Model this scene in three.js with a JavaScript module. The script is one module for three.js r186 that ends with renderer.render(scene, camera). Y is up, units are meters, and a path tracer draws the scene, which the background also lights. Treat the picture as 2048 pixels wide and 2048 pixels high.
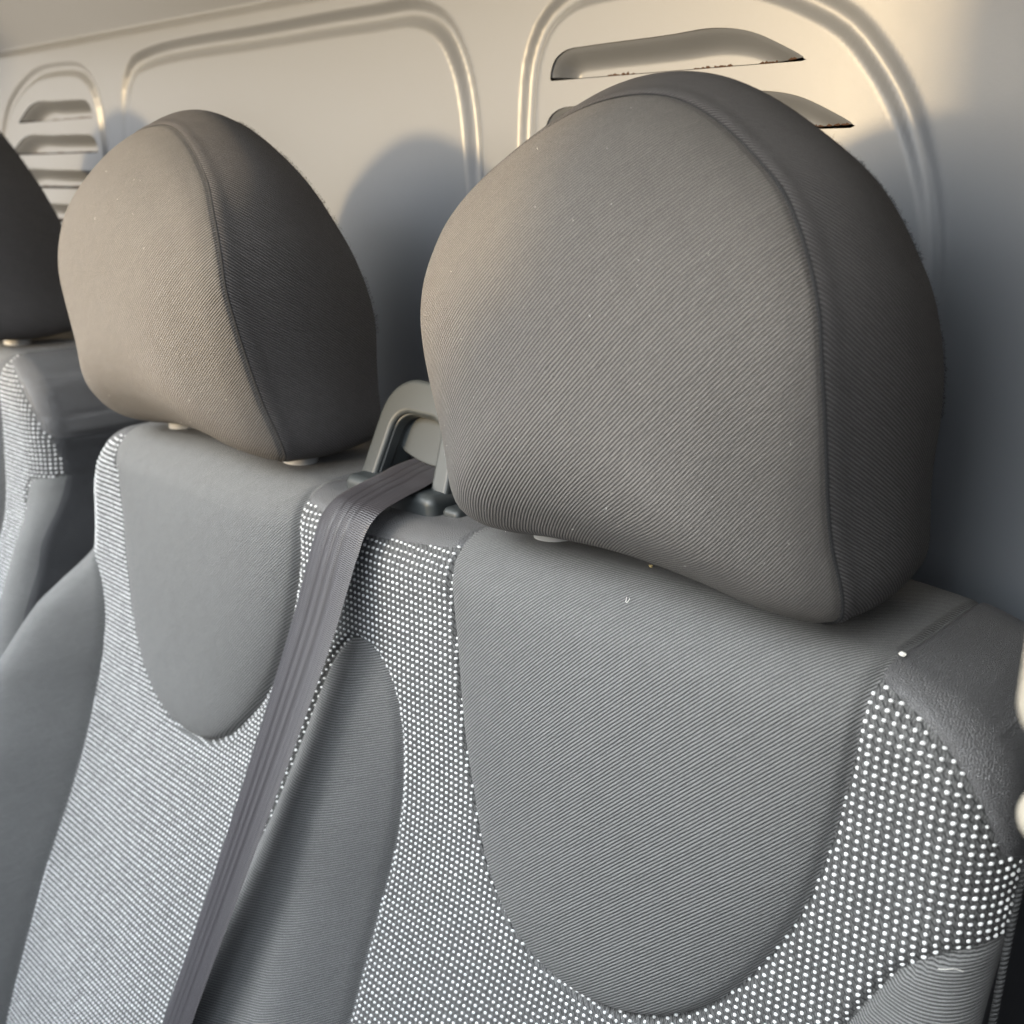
import * as THREE from 'three';
import { mergeGeometries } from 'three/addons/utils/BufferGeometryUtils.js';
import { RoundedBoxGeometry } from 'three/addons/geometries/RoundedBoxGeometry.js';

// ------------------------------------------------------------------ camera, sky, sun, exposure
const scene = new THREE.Scene();
const camera = new THREE.PerspectiveCamera(51.3, 1, 0.01, 60);
{
  const yaw = THREE.MathUtils.degToRad(43.65), pit = THREE.MathUtils.degToRad(-17.42);
  camera.position.set(0.3108, 0.1998, 0.447);
  camera.lookAt(camera.position.x - Math.sin(yaw) * Math.cos(pit), camera.position.y + Math.sin(pit), camera.position.z - Math.cos(yaw) * Math.cos(pit));
  camera.focus = 0.58; camera.userData.fStop = 9;
}
const SUN = new THREE.Vector3(-0.29, 0.075, 1).normalize();
{
  // evening sky: warm low sun glow, pale overhead, blue away from the sun; dull ground below the horizon
  const W = 512, H = 256, d = new Float32Array(W * H * 4), v = new THREE.Vector3();
  for (let j = 0; j < H; j++) for (let i = 0; i < W; i++) {
    const phi = (i + 0.5) / W * 2 * Math.PI - Math.PI, th = ((j + 0.5) / H - 0.5) * Math.PI;
    v.set(Math.cos(th) * Math.cos(phi), Math.sin(th), Math.cos(th) * Math.sin(phi));
    const e = Math.max(0, v.y), c = v.dot(SUN);
    let r, g, b;
    const k = Math.pow(1 - e, 3);
    const side = 0.5 + 0.5 * c;                       // towards / away from the sun
    r = THREE.MathUtils.lerp(1.02, 0.95, k); g = THREE.MathUtils.lerp(1.08, 0.94, k); b = THREE.MathUtils.lerp(1.12, 0.93, k);
    const dim = (0.10 + 1.45 * Math.pow(side, 3.2)) * THREE.MathUtils.lerp(0.34, 1.85, THREE.MathUtils.smoothstep(e, 0.08, 0.75)); r *= dim * THREE.MathUtils.lerp(0.34, 1.04, side); g *= dim * THREE.MathUtils.lerp(0.56, 1.03, side); b *= dim;
    const glow = Math.exp((c - 1) * 9), glow2 = Math.exp((c - 1) * 60);
    r += 0.50 * glow + 1.6 * glow2; g += 0.42 * glow + 1.2 * glow2; b += 0.30 * glow + 0.7 * glow2;
    if (v.y < 0) { const m = Math.min(1, -v.y * 12); r = THREE.MathUtils.lerp(r, 0.20, m); g = THREE.MathUtils.lerp(g, 0.19, m); b = THREE.MathUtils.lerp(b, 0.18, m); }
    const SK = 3.6; r *= SK; g *= SK; b *= SK;
    const o = (j * W + i) * 4; d[o] = r; d[o + 1] = g; d[o + 2] = b; d[o + 3] = 1;
  }
  const sky = new THREE.DataTexture(d, W, H, THREE.RGBAFormat, THREE.FloatType);
  sky.mapping = THREE.EquirectangularReflectionMapping; sky.magFilter = THREE.LinearFilter; sky.minFilter = THREE.LinearFilter; sky.wrapS = THREE.RepeatWrapping; sky.needsUpdate = true;
  scene.background = sky; scene.environment = sky;
}
const sun = new THREE.DirectionalLight(new THREE.Color().setRGB(1.0, 0.72, 0.38), 2.2);
sun.position.copy(SUN).multiplyScalar(4).add(new THREE.Vector3(-0.4, 0, 0)); sun.target.position.set(-0.4, 0, 0); scene.add(sun, sun.target);
sun.castShadow = true; sun.shadow.radius = 9; sun.shadow.mapSize.set(2048, 2048);
Object.assign(sun.shadow.camera, { left: -1.6, right: 1.6, top: 1.2, bottom: -1.2, near: 0.1, far: 8 });
const renderer = new THREE.WebGLRenderer({ antialias: true });
renderer.toneMapping = THREE.LinearToneMapping; renderer.toneMappingExposure = 1.95;
renderer.shadowMap.enabled = true; renderer.setSize(1024, 1024);

// ------------------------------------------------------------------ helpers
let seed = 12345;
const rnd = () => { seed = (seed * 1664525 + 1013904223) >>> 0; return seed / 4294967296; };
const lerp = THREE.MathUtils.lerp, clamp = THREE.MathUtils.clamp;
const sstep = (a, b, x) => { const t = clamp((x - a) / (b - a), 0, 1); return t * t * (3 - 2 * t); };
const hash = (x, y) => { let h = (Math.imul(x | 0, 374761393) + Math.imul(y | 0, 668265263)) | 0; h = Math.imul(h ^ (h >>> 13), 1274126177); return ((h ^ (h >>> 16)) >>> 0) / 4294967296; };
function vnoise(x, y, per) {
  const xi = Math.floor(x), yi = Math.floor(y), fx = x - xi, fy = y - yi, m = (a) => per ? ((a % per) + per) % per : a;
  const s = (t) => t * t * (3 - 2 * t), u = s(fx), w = s(fy);
  return lerp(lerp(hash(m(xi), m(yi)), hash(m(xi + 1), m(yi)), u), lerp(hash(m(xi), m(yi + 1)), hash(m(xi + 1), m(yi + 1)), u), w);
}
const interp = (x, xs, ys) => { if (x <= xs[0]) return ys[0]; for (let i = 1; i < xs.length; i++) if (x <= xs[i]) return lerp(ys[i - 1], ys[i], (x - xs[i - 1]) / (xs[i] - xs[i - 1])); return ys[ys.length - 1]; };
function smoothCurve(pts, n, closed = false) {
  const c = new THREE.CatmullRomCurve3(pts.map((p) => new THREE.Vector3(p[0], p[1], p[2] ?? 0)), closed, 'centripetal');
  const s = c.getSpacedPoints(n); if (closed) s.pop(); return s.map((p) => [p.x, p.y, p.z]);
}
// signed distance to a closed polygon, positive inside; far outside it is only a bound
function polyField(poly) {
  let x0 = 1e9, x1 = -1e9, y0 = 1e9, y1 = -1e9; for (const [x, y] of poly) { x0 = Math.min(x0, x); x1 = Math.max(x1, x); y0 = Math.min(y0, y); y1 = Math.max(y1, y); }
  return (x, y) => {
    const out = Math.max(x0 - x, x - x1, y0 - y, y - y1); if (out > 0.03) return -out;
    let dm = 1e9, ins = false;
    for (let i = 0, j = poly.length - 1; i < poly.length; j = i++) {
      const ax = poly[j][0], ay = poly[j][1], bx = poly[i][0], by = poly[i][1], ex = bx - ax, ey = by - ay, wx = x - ax, wy = y - ay;
      const t = clamp((wx * ex + wy * ey) / (ex * ex + ey * ey + 1e-20), 0, 1), dx = wx - ex * t, dy = wy - ey * t, d = dx * dx + dy * dy; if (d < dm) dm = d;
      if ((ay > y) !== (by > y) && x < ex * (y - ay) / (by - ay) + ax) ins = !ins;
    }
    return (ins ? 1 : -1) * Math.sqrt(dm);
  };
}
function lineDist(line) {
  return (x, y) => {
    let dm = 1e9;
    for (let i = 1; i < line.length; i++) {
      const ax = line[i - 1][0], ay = line[i - 1][1], ex = line[i][0] - ax, ey = line[i][1] - ay, wx = x - ax, wy = y - ay, t = clamp((wx * ex + wy * ey) / (ex * ex + ey * ey + 1e-20), 0, 1);
      const dx = wx - ex * t, dy = wy - ey * t, d = dx * dx + dy * dy; if (d < dm) dm = d;
    }
    return Math.sqrt(dm);
  };
}
function geo(pos, uv, idx, nrm) {
  const g = new THREE.BufferGeometry();
  g.setAttribute('position', new THREE.Float32BufferAttribute(pos, 3)); g.setAttribute('uv', new THREE.Float32BufferAttribute(uv, 2));
  if (nrm) g.setAttribute('normal', new THREE.Float32BufferAttribute(nrm, 3));
  if (idx) g.setIndex(idx);
  if (!nrm) g.computeVertexNormals();
  return g;
}
// vertex attributes of a grid cut apart along the zero lines of several fields, first come first served.
// V: {pos, nrm, uv, f:[Float32Array]}, tris: index list. Returns one {pos,uv,nrm,idx} per region and one for the rest.
function cutRegions(V, tris, nf) {
  const out = []; for (let r = 0; r <= nf; r++) out.push({ pos: [], nrm: [], uv: [], idx: [], map: new Map() });
  const put = (o, v) => {
    if (v.id >= 0) { const k = o.map.get(v.id); if (k !== undefined) return k; }
    const n = o.pos.length / 3; o.pos.push(...v.p); o.nrm.push(...v.n); o.uv.push(...v.u); if (v.id >= 0) o.map.set(v.id, n); return n;
  };
  const load = (i) => ({ id: i, p: [V.pos[3 * i], V.pos[3 * i + 1], V.pos[3 * i + 2]], n: [V.nrm[3 * i], V.nrm[3 * i + 1], V.nrm[3 * i + 2]], u: [V.uv[2 * i], V.uv[2 * i + 1]], f: V.f.map((a) => a[i]) });
  const mix = (a, b, t) => ({ id: -1, p: a.p.map((x, k) => lerp(x, b.p[k], t)), n: a.n.map((x, k) => lerp(x, b.n[k], t)), u: a.u.map((x, k) => lerp(x, b.u[k], t)), f: a.f.map((x, k) => lerp(x, b.f[k], t)) });
  const emit = (o, poly) => { const q = poly.map((v) => put(o, v)); for (let k = 2; k < q.length; k++) o.idx.push(q[0], q[k - 1], q[k]); };
  for (let t = 0; t < tris.length; t += 3) {
    let poly = [load(tris[t]), load(tris[t + 1]), load(tris[t + 2])];
    for (let r = 0; r < nf && poly; r++) {
      let pc = 0; for (const v of poly) if (v.f[r] > 0) pc++;
      if (pc === 0) continue;
      if (pc === poly.length) { emit(out[r], poly); poly = null; break; }
      const A = [], B = [];
      for (let k = 0; k < poly.length; k++) {
        const a = poly[k], b = poly[(k + 1) % poly.length];
        (a.f[r] > 0 ? A : B).push(a);
        if ((a.f[r] > 0) !== (b.f[r] > 0)) { const m = mix(a, b, a.f[r] / (a.f[r] - b.f[r])); A.push(m); B.push(m); }
      }
      if (A.length > 2) emit(out[r], A);
      poly = B.length > 2 ? B : null;
    }
    if (poly) emit(out[nf], poly);
  }
  return out;
}
const regionGeo = (o) => geo(o.pos, o.uv, o.idx, o.nrm);
function scaleUV(g, ang, tile, ox = 0, oy = 0) {       // uv in metres -> rotated, in tiles
  const u = g.attributes.uv, c = Math.cos(ang), s = Math.sin(ang);
  for (let i = 0; i < u.count; i++) { const a = u.getX(i) + ox, b = u.getY(i) + oy; u.setXY(i, (a * c + b * s) / tile, (-a * s + b * c) / tile); }
  return g;
}
function add(name, g, m, parent, label) {
  const o = new THREE.Mesh(g, m); o.name = name; o.castShadow = o.receiveShadow = true; (parent ?? scene).add(o); if (label) o.userData.label = label; return o;
}
function group(name, parent, label) { const o = new THREE.Group(); o.name = name; (parent ?? scene).add(o); if (label) o.userData.label = label; return o; }

// ------------------------------------------------------------------ textures and materials
function tex(n, fn, srgb) {
  const d = new Uint8Array(n * n * 4);
  for (let j = 0; j < n; j++) for (let i = 0; i < n; i++) { const c = fn(i / n, j / n, i, j), o = (j * n + i) * 4; for (let k = 0; k < 3; k++) d[o + k] = clamp(Math.round(255 * (Array.isArray(c) ? c[k] : c)), 0, 255); d[o + 3] = 255; }
  const t = new THREE.DataTexture(d, n, n); t.wrapS = t.wrapT = THREE.RepeatWrapping; t.magFilter = THREE.LinearFilter; t.minFilter = THREE.LinearMipmapLinearFilter; t.generateMipmaps = true; if (srgb) t.colorSpace = THREE.SRGBColorSpace; t.needsUpdate = true; return t;
}
const fr = (x) => x - Math.floor(x);
// twill: 20 ribs per tile running along u; each rib a row of slanted yarn floats
const TW = 20, TWTILE = 0.033;
const twillH = (u, v) => {
  const wob = 0.10 * (vnoise(u * 9, v * 20, 180) - 0.5);
  const rib = v * TW + wob, k = Math.floor(rib), f = rib - k;
  const yarn = fr(u * 46 + k * 0.37 + f * 0.55);
  const prof = Math.pow(Math.sin(Math.PI * f), 0.7);
  return prof * (0.78 + 0.22 * Math.sin(Math.PI * yarn)) ;
};
const twillBump = tex(1024, (u, v) => twillH(u, v));
const twillCol = tex(1024, (u, v) => { const h = twillH(u, v), n = 0.9 + 0.2 * vnoise(u * 90, v * 160, 10000), w = 0.98 + 0.04 * vnoise(u * 10, v * 10, 10); const q = (0.14 + 0.36 * h) * n * w; return [q * 1.005, q, q * 0.985]; }, true);
// dotted mesh cloth: 16 columns x 16 rows of pale raised loops on a grey plain weave
const DT = 16, DTILE = 0.0700;
const dotCell = (u, v) => {
  const cx = u * DT, cy = v * DT, ix = Math.floor(cx), iy = Math.floor(cy), fx = cx - ix - 0.5, fy = cy - iy - 0.5;
  const jx = (hash(ix, iy) - 0.5) * 0.07, jy = (hash(ix + 77, iy) - 0.5) * 0.07;
  const dx = (fx - jx) / 0.215, dy = (fy - jy) / 0.185, q = Math.pow(Math.abs(dx), 2.8) + Math.pow(Math.abs(dy), 2.8);
  return { dot: 1 - sstep(0.7, 1.15, q), ix, iy, fx, fy, s: hash(ix + 9, iy + 5) };
};
const dotH = (u, v) => {
  const c = dotCell(u, v), a = Math.sin((u * 3 * DT + 0.15 * Math.sin(v * DT * 6.283)) * Math.PI), b = Math.sin(v * 4 * DT * Math.PI);
  const weave = 0.30 + 0.22 * Math.abs(a) * (0.6 + 0.4 * Math.abs(b)) ;
  const furrow = 0.30 * (1 - sstep(0.0, 0.17, Math.abs(fr(c.fx + c.fy + 0.5) - 0.5)));
  return weave - furrow;
};
const dotBump = tex(1024, (u, v) => dotH(u, v));
const dotCol = tex(1024, (u, v) => {
  const c = dotCell(u, v), h = dotH(u, v), n = 0.72 + 0.56 * vnoise(u * 110, v * 64, 10000);
  const a = (0.06 + 0.60 * h) * n;
  return [a * 1.005, a, a * 0.985];
}, true);
// grained vinyl: worley pits
const grainPts = []; { const N = 26; for (let j = 0; j < N; j++) for (let i = 0; i < N; i++) grainPts.push([(i + 0.15 + 0.7 * hash(i, j + 40)) / N, (j + 0.15 + 0.7 * hash(i + 31, j)) / N]); }
const grainH = (() => {
  const N = 26; return (u, v) => {
    const ci = Math.floor(u * N), cj = Math.floor(v * N); let d1 = 9, d2 = 9;
    for (let b = -2; b <= 2; b++) for (let a = -2; a <= 2; a++) {
      const i = ((ci + a) % N + N) % N, j = ((cj + b) % N + N) % N, p = grainPts[j * N + i];
      let dx = p[0] - u, dy = p[1] - v; dx -= Math.round(dx); dy -= Math.round(dy); const d = Math.hypot(dx * 0.75, dy * 1.2) * N; if (d < d1) { d2 = d1; d1 = d; } else if (d < d2) d2 = d;
    }
    return [d1, d2];
  };
})();
const grainBump = tex(512, (u, v) => { const [a, b] = grainH(u, v); return 0.25 + 0.75 * sstep(0.0, 0.42, b - a); });
const scuff = tex(512, (u, v) => 0.90 + 0.10 * (0.4 * vnoise(u * 7, v * 5, 35) + 0.6 * vnoise(u * 70, v * 60, 4200)));
const speckle = tex(512, (u, v) => 0.5 + 0.25 * (vnoise(u * 256, v * 256, 256) - 0.5) + 0.25 * (vnoise(u * 90, v * 90, 90) - 0.5));
// belt webbing: u across (0..1), v along (per tile)
const beltH = (u, v) => {
  const cross = Math.abs(Math.sin((v * 34 + 0.5 * Math.abs(fr(u * 11) - 0.5)) * Math.PI));
  const groove = Math.max(Math.exp(-Math.pow((u - 0.30) / 0.035, 2)), Math.exp(-Math.pow((u - 0.47) / 0.030, 2)), Math.exp(-Math.pow((u - 0.64) / 0.035, 2)));
  return (0.35 + 0.4 * cross) * (1 - 0.55 * groove) + 0.1 * Math.abs(Math.sin(u * 60));
};
const beltBump = tex(512, (u, v) => beltH(u, v));
const beltCol = tex(512, (u, v) => { const n = 0.92 + 0.16 * vnoise(u * 120, v * 120, 120), q = (0.15 + 0.09 * beltH(u, v)) * n; return [q * 1.03, q * 0.985, q * 1.03]; }, true);
const cordBump = tex(256, (u, v) => Math.abs(Math.sin((u * 8 + v * 2) * Math.PI)));

const loopGeo = (() => { const g = new THREE.SphereGeometry(1, 10, 6, 0, Math.PI * 2, 0, Math.PI * 0.62).rotateX(Math.PI / 2), p = g.attributes.position; for (let i = 0; i < p.count; i++) { const x = p.getX(i), y = p.getY(i), z = p.getZ(i), r = Math.hypot(x, y) || 1, k = Math.pow(Math.pow(Math.abs(x / r), 4.5) + Math.pow(Math.abs(y / r), 4.5), -1 / 4.5); p.setXYZ(i, x * k * 0.00100, y * k * 0.00086, z * 0.00092); } g.computeVertexNormals(); return g; })();
const P = (o) => new THREE.MeshPhysicalMaterial(o);
const M = {
  twill: P({ map: twillCol, bumpMap: twillBump, bumpScale: 0.00055, roughness: 0.86, sheen: 0.10, sheenColor: new THREE.Color(0.9, 0.88, 0.85), sheenRoughness: 0.5 }),
  twillHead: P({ map: twillCol, bumpMap: twillBump, bumpScale: 0.00055, roughness: 0.86, color: new THREE.Color().setRGB(0.96, 0.89, 0.83), sheen: 0.10, sheenColor: new THREE.Color(0.9, 0.88, 0.85), sheenRoughness: 0.5 }),
  twillShaded: P({ map: twillCol, bumpMap: twillBump, bumpScale: 0.0009, roughness: 0.9, color: new THREE.Color().setRGB(0.70, 0.66, 0.67), sheen: 0.05, sheenRoughness: 0.5, sheenColor: new THREE.Color(0.9, 0.88, 0.85) }),  // same twill with the shade of the headrest sides put into its colour
  dots: P({ map: dotCol, bumpMap: dotBump, bumpScale: 0.0007, roughness: 0.8, sheen: 0.3, sheenColor: new THREE.Color(0.95, 0.95, 0.94), sheenRoughness: 0.45 }),
  loop: P({ color: new THREE.Color().setRGB(0.79, 0.785, 0.77), roughness: 0.75 }),
  vinyl: P({ color: new THREE.Color().setRGB(0.12, 0.118, 0.118), bumpMap: grainBump, bumpScale: 0.0006, roughness: 0.40 }),
  vinylDark: P({ color: new THREE.Color().setRGB(0.045, 0.045, 0.047), bumpMap: grainBump, bumpScale: 0.0005, roughness: 0.5 }),
  black: P({ color: new THREE.Color().setRGB(0.012, 0.012, 0.014), roughness: 0.75, bumpMap: speckle, bumpScale: 0.0002 }),
  backCloth: P({ color: new THREE.Color().setRGB(0.02, 0.02, 0.021), roughness: 0.95 }),
  paint: P({ color: new THREE.Color().setRGB(0.165, 0.178, 0.200), roughness: 0.40, roughnessMap: scuff, metalness: 0.0, bumpMap: speckle, bumpScale: 0.00006, clearcoat: 0.15, clearcoatRoughness: 0.3 }),
  bezel: P({ color: new THREE.Color().setRGB(0.036, 0.041, 0.042), roughness: 0.45, bumpMap: speckle, bumpScale: 0.00005 }),
  collar: P({ color: new THREE.Color().setRGB(0.42, 0.42, 0.41), roughness: 0.5 }),
  steel: P({ color: new THREE.Color().setRGB(0.5, 0.5, 0.5), roughness: 0.25, metalness: 1 }),
  belt: P({ map: beltCol, bumpMap: beltBump, bumpScale: 0.0005, roughness: 0.36, sheen: 0.2, sheenColor: new THREE.Color(0.9, 0.9, 1), sheenRoughness: 0.4 }),
  cord: P({ color: new THREE.Color().setRGB(0.05, 0.05, 0.05), roughness: 0.8, bumpMap: cordBump, bumpScale: 0.0008 }),
  beige: P({ color: new THREE.Color().setRGB(0.40, 0.36, 0.29), roughness: 0.5 }),
  rust: P({ color: new THREE.Color().setRGB(0.055, 0.028, 0.016), roughness: 0.95 }),
  trim: P({ color: new THREE.Color().setRGB(0.05, 0.05, 0.052), roughness: 0.8 }),
  liner: P({ color: new THREE.Color().setRGB(0.35, 0.34, 0.32), roughness: 0.95 }),
  lint: P({ color: new THREE.Color().setRGB(0.75, 0.72, 0.66), roughness: 0.9 }),
};

// ------------------------------------------------------------------ the bulkhead
const BZ = -0.16, MIR = -1.16;                       // its plane; the louvre fields mirror about x = MIR / 2
const midOut = polyField(smoothCurve([[-0.866, -0.5], [-0.866, 0.1], [-0.862, 0.24], [-0.852, 0.295], [-0.832, 0.318], [-0.79, 0.327], [-0.577, 0.3305], [-0.43, 0.3315], [-0.37, 0.330], [-0.337, 0.316], [-0.317, 0.288], [-0.307, 0.255], [-0.302, 0.21], [-0.297, 0.1], [-0.29, -0.5]], 160));
const beadLine = smoothCurve([[-0.252, -0.5], [-0.253, 0.0], [-0.254, 0.2], [-0.252, 0.253], [-0.248, 0.28], [-0.236, 0.302], [-0.212, 0.316], [-0.17, 0.3205], [-0.10, 0.319], [-0.06, 0.309], [-0.030, 0.297], [-0.005, 0.283], [0.013, 0.265], [0.030, 0.242], [0.043, 0.216], [0.053, 0.187], [0.058, 0.16], [0.062, 0.08], [0.064, -0.5]], 150);
const beadDist = lineDist(beadLine);
const slotDefs = [[-0.231, -0.029, 0.265], [-0.236, 0.006, 0.227], [-0.238, 0.022, 0.187], [-0.238, 0.03, 0.147]];
const slotTop = ([a, b, y]) => smoothCurve([[a, y - 0.004], [a + 0.0005, y + 0.006], [a + 0.005, y + 0.0145], [a + 0.015, y + 0.0195], [a + 0.03, y + 0.0205], [(a + b) / 2, y + 0.022], [b - 0.066, y + 0.0232], [b - 0.040, y + 0.019], [b - 0.017, y + 0.0095], [b - 0.002, y + 0.0015], [b + 0.003, y - 0.004]], 48);
const slotPoly = (s) => { const t = slotTop(s).filter((p) => p[1] > s[2]); return [[s[0], s[2]], ...t, [s[1], s[2]]]; };
const beadProfile = (d) => -0.0036 * (1 - sstep(0.0018, 0.0085, d));
function sheetZ(x, y) {
  let z = 0;
  const fm = midOut(x, y);
  if (fm > -0.02) { const fade = lerp(0.45, 1, sstep(-0.85, -0.80, x)) * (x < -0.84 ? lerp(0.25, 1, sstep(0.25, 0.31, y)) : 1); z += -0.0075 * fade * sstep(-0.003, 0.006, fm) * (1 - sstep(0.009, 0.019, fm)) - 0.001 * sstep(0.01, 0.02, fm); }
  for (const mx of [x, MIR - x]) if (mx > -0.3) { const d = beadDist(mx, y); if (d < 0.012) z += beadProfile(d); }
  z += -0.007 * sstep(0.343, 0.353, y) + 0.55 * Math.max(0, y - 0.352) - 0.0;
  z += 0.0012 * (vnoise(x * 5 + 40, y * 5 + 7) - 0.5);
  return BZ + z;
}
const wall = group('bulkhead_wall');
wall.userData = { label: 'light grey painted steel bulkhead with pressed panels and louvre vents behind the seats', category: 'wall', kind: 'structure' };
{
  const x0 = -1.42, x1 = 0.46, y0 = -0.5, y1 = 0.49, ny = 330, nx = 660, xs = [], ys = [];
  for (let i = 0; i <= nx; i++) xs.push(lerp(x0, x1, i / nx));
  for (let j = 0; j <= 30; j++) ys.push(lerp(y0, -0.05, j / 30)); for (let j = 1; j <= ny; j++) ys.push(lerp(-0.05, y1, j / ny));
  const pos = [], uv = [], tris = [], n = xs.length, fields = [];
  for (const y of ys) for (const x of xs) { pos.push(x, y, sheetZ(x, y)); uv.push(x * 9, y * 9); }
  for (let j = 0; j < ys.length - 1; j++) for (let i = 0; i < n - 1; i++) { const a = j * n + i; tris.push(a, a + 1, a + n + 1, a, a + n + 1, a + n); }
  const tmp = geo(pos, uv, tris);
  for (const s of slotDefs) { const p = polyField(slotPoly(s)); for (const m of [0, 1]) { const f = new Float32Array(pos.length / 3); for (let k = 0; k < f.length; k++) { const x = m ? MIR - pos[3 * k] : pos[3 * k]; f[k] = p(x, pos[3 * k + 1]); } fields.push(f); } }
  const o = cutRegions({ pos, uv, nrm: tmp.attributes.normal.array, f: fields }, tris, fields.length);
  add('steel_sheet', regionGeo(o[fields.length]), M.paint, wall);
  // louvres: scoops pressed into the sheet, open along the bottom, with rust along the sheared edge
  for (const m of [0, 1]) for (const s of slotDefs) {
    const top = slotTop(s), dT = lineDist(top), [a, b, yb] = s, lp = [], lu = [], lt = [], N = 120, K = 16, rp = [], ru = [], rt = [];
    const fl = (x) => m ? MIR - x : x;
    const edge = top.filter((p) => p[1] >= yb);
    const yTop = (x) => { let t = yb; for (let k = 1; k < top.length; k++) { const p = top[k - 1], q = top[k]; if ((p[0] - x) * (q[0] - x) <= 0 && p[0] !== q[0]) t = Math.max(t, lerp(p[1], q[1], (x - p[0]) / (q[0] - p[0]))); } return t; };
    for (let i = 0; i <= N; i++) {
      const x = lerp(a + 0.0004, b - 0.0004, 0.5 - 0.5 * Math.cos(Math.PI * i / N)), t = Math.max(yb + 0.0002, yTop(x));
      for (let k = 0; k <= K; k++) {
        const yl = Math.min(yb + 0.0022, t), y = lerp(yl, t, k / K), d = dT(x, y);
        lp.push(fl(x), y, sheetZ(fl(x), t) - 0.0165 * sstep(-0.003, 0.0145, d)); lu.push(x * 9, y * 9);
      }
    }
    for (let i = 0; i < N; i++) for (let k = 0; k < K; k++) { const q = i * (K + 1) + k; m ? lt.push(q, q + 1, q + K + 2, q, q + K + 2, q + K + 1) : lt.push(q, q + K + 2, q + 1, q, q + K + 1, q + K + 2); }
    const v = add('vent_louvre', geo(lp, lu, lt), M.paint, wall);
    // rust bloom on the cut edge: little irregular flakes on the louvre's lower rim
    const fk = [], fu = [], ft = [];
    for (let q = 0; q < 150; q++) {
      const t = rnd(), x = lerp(a + 0.012, b - 0.006, t), amp = vnoise(x * 60 + m * 9, yb * 90); if (amp < 0.35 || rnd() > 0.35 + 0.6 * amp) continue;
      const h = 0.0004 + 0.0012 * rnd() * rnd() * (1 + amp), w = 0.0006 + 0.0022 * rnd(), y = yb + 0.0022, zz = sheetZ(fl(x), yb) - 0.0165 * sstep(-0.003, 0.0145, dT(x, y + h / 2)) + 0.0003, c0 = fk.length / 3;
      fk.push(fl(x - w), y, zz, fl(x + w), y, zz, fl(x + w * 0.4 * rnd()), y + h, zz, fl(x - w * 0.6 * rnd()), y + h * 0.7, zz, fl(x), y - 0.0004, zz - 0.0006); fu.push(0, 0, 0, 0, 0, 0, 0, 0, 0, 0); ft.push(c0, c0 + 1, c0 + 2, c0, c0 + 2, c0 + 3, c0, c0 + 4, c0 + 1);
    }
    if (fk.length) { const r = add('rust', geo(fk, fu, ft), M.rust, v, 'brown rust along the cut edge of the vent'); r.userData.kind = 'stuff'; }
  }
}
{ // the dark load bay behind the vents
  const g = [[[2.2, 1.3, 0.03], [-0.5, 0, -0.75]], [[2.2, 0.03, 0.56], [-0.5, 0.62, -0.46]], [[2.2, 0.03, 0.56], [-0.5, -0.62, -0.46]], [[0.03, 1.3, 0.56], [-1.6, 0, -0.46]], [[0.03, 1.3, 0.56], [0.6, 0, -0.46]], [[0.2, 1.3, 0.02], [-1.5, 0, -0.19]], [[0.16, 1.3, 0.02], [0.53, 0, -0.19]], [[2.2, 0.2, 0.02], [-0.5, 0.55, -0.17]], [[2.2, 0.15, 0.02], [-0.5, -0.565, -0.19]]].map(([s, p]) => new THREE.BoxGeometry(...s).translate(...p));
  const o = add('load_bay', mergeGeometries(g), M.trim); o.userData = { label: 'dark load bay behind the bulkhead vents', category: 'load bay', kind: 'structure' };
}

// ------------------------------------------------------------------ the cab shell outside the frame
{
  const roof = add('cab_roof', mergeGeometries([new RoundedBoxGeometry(2.3, 0.05, 0.64, 3, 0.02).translate(-0.55, 0.515, 0.15)]), M.liner); roof.userData = { label: 'grey cab roof lining above the seats', category: 'roof', kind: 'structure' };
  const dash = add('dashboard', mergeGeometries([new RoundedBoxGeometry(1.9, 0.75, 0.42, 4, 0.06).translate(-0.6, -0.275, 1.36)]), M.trim); dash.userData = { label: 'dark dashboard facing the seats', category: 'dashboard', kind: 'structure' };
  const floor = add('cab_floor', new THREE.BoxGeometry(2.1, 0.05, 1.7).translate(-0.6, -0.85, 0.6), M.trim); floor.userData = { label: 'dark cab floor under the seats', category: 'floor', kind: 'structure' };
  const pg = [[[0.09, 1.35, 0.36], [0.345, -0.18, 0.01]], [[0.07, 0.08, 0.95], [0.345, 0.49, 0.45]]].map(([s, p]) => new RoundedBoxGeometry(...s, 3, 0.02).translate(...p));
  pg.forEach((q) => { const o = add('cab_pillar', q, M.trim); o.userData = { label: 'dark door pillar and rail at the near end of the bench', category: 'pillar', kind: 'structure' }; });
  const od = [[[0.06, 0.92, 1.15], [0.47, -0.40, 0.66]], [[0.05, 0.40, 0.07], [0.47, 0.22, 0.13]], [[0.05, 0.08, 1.15], [0.47, 0.46, 0.66]], [[0.05, 0.40, 0.09], [0.47, 0.22, 1.16]]].map(([s, p]) => new RoundedBoxGeometry(...s, 3, 0.02).translate(...p));
  const odr = add('passenger_door', mergeGeometries(od), M.trim); odr.userData = { label: 'dark passenger door with an open window beside the bench', category: 'door', kind: 'structure' };
  const g = [[[0.06, 0.85, 1.5], [-1.62, -0.42, 0.55]], [[0.06, 0.5, 0.16], [-1.62, 0.24, -0.10]], [[0.06, 0.09, 1.4], [-1.58, 0.46, 0.5]]].map(([s, p]) => new RoundedBoxGeometry(...s, 2, 0.015).translate(...p));
  const side = add('cab_side_wall', mergeGeometries(g), M.trim); side.userData = { label: 'dark driver side door and pillar with an open window', category: 'door', kind: 'structure' };
}

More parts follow.
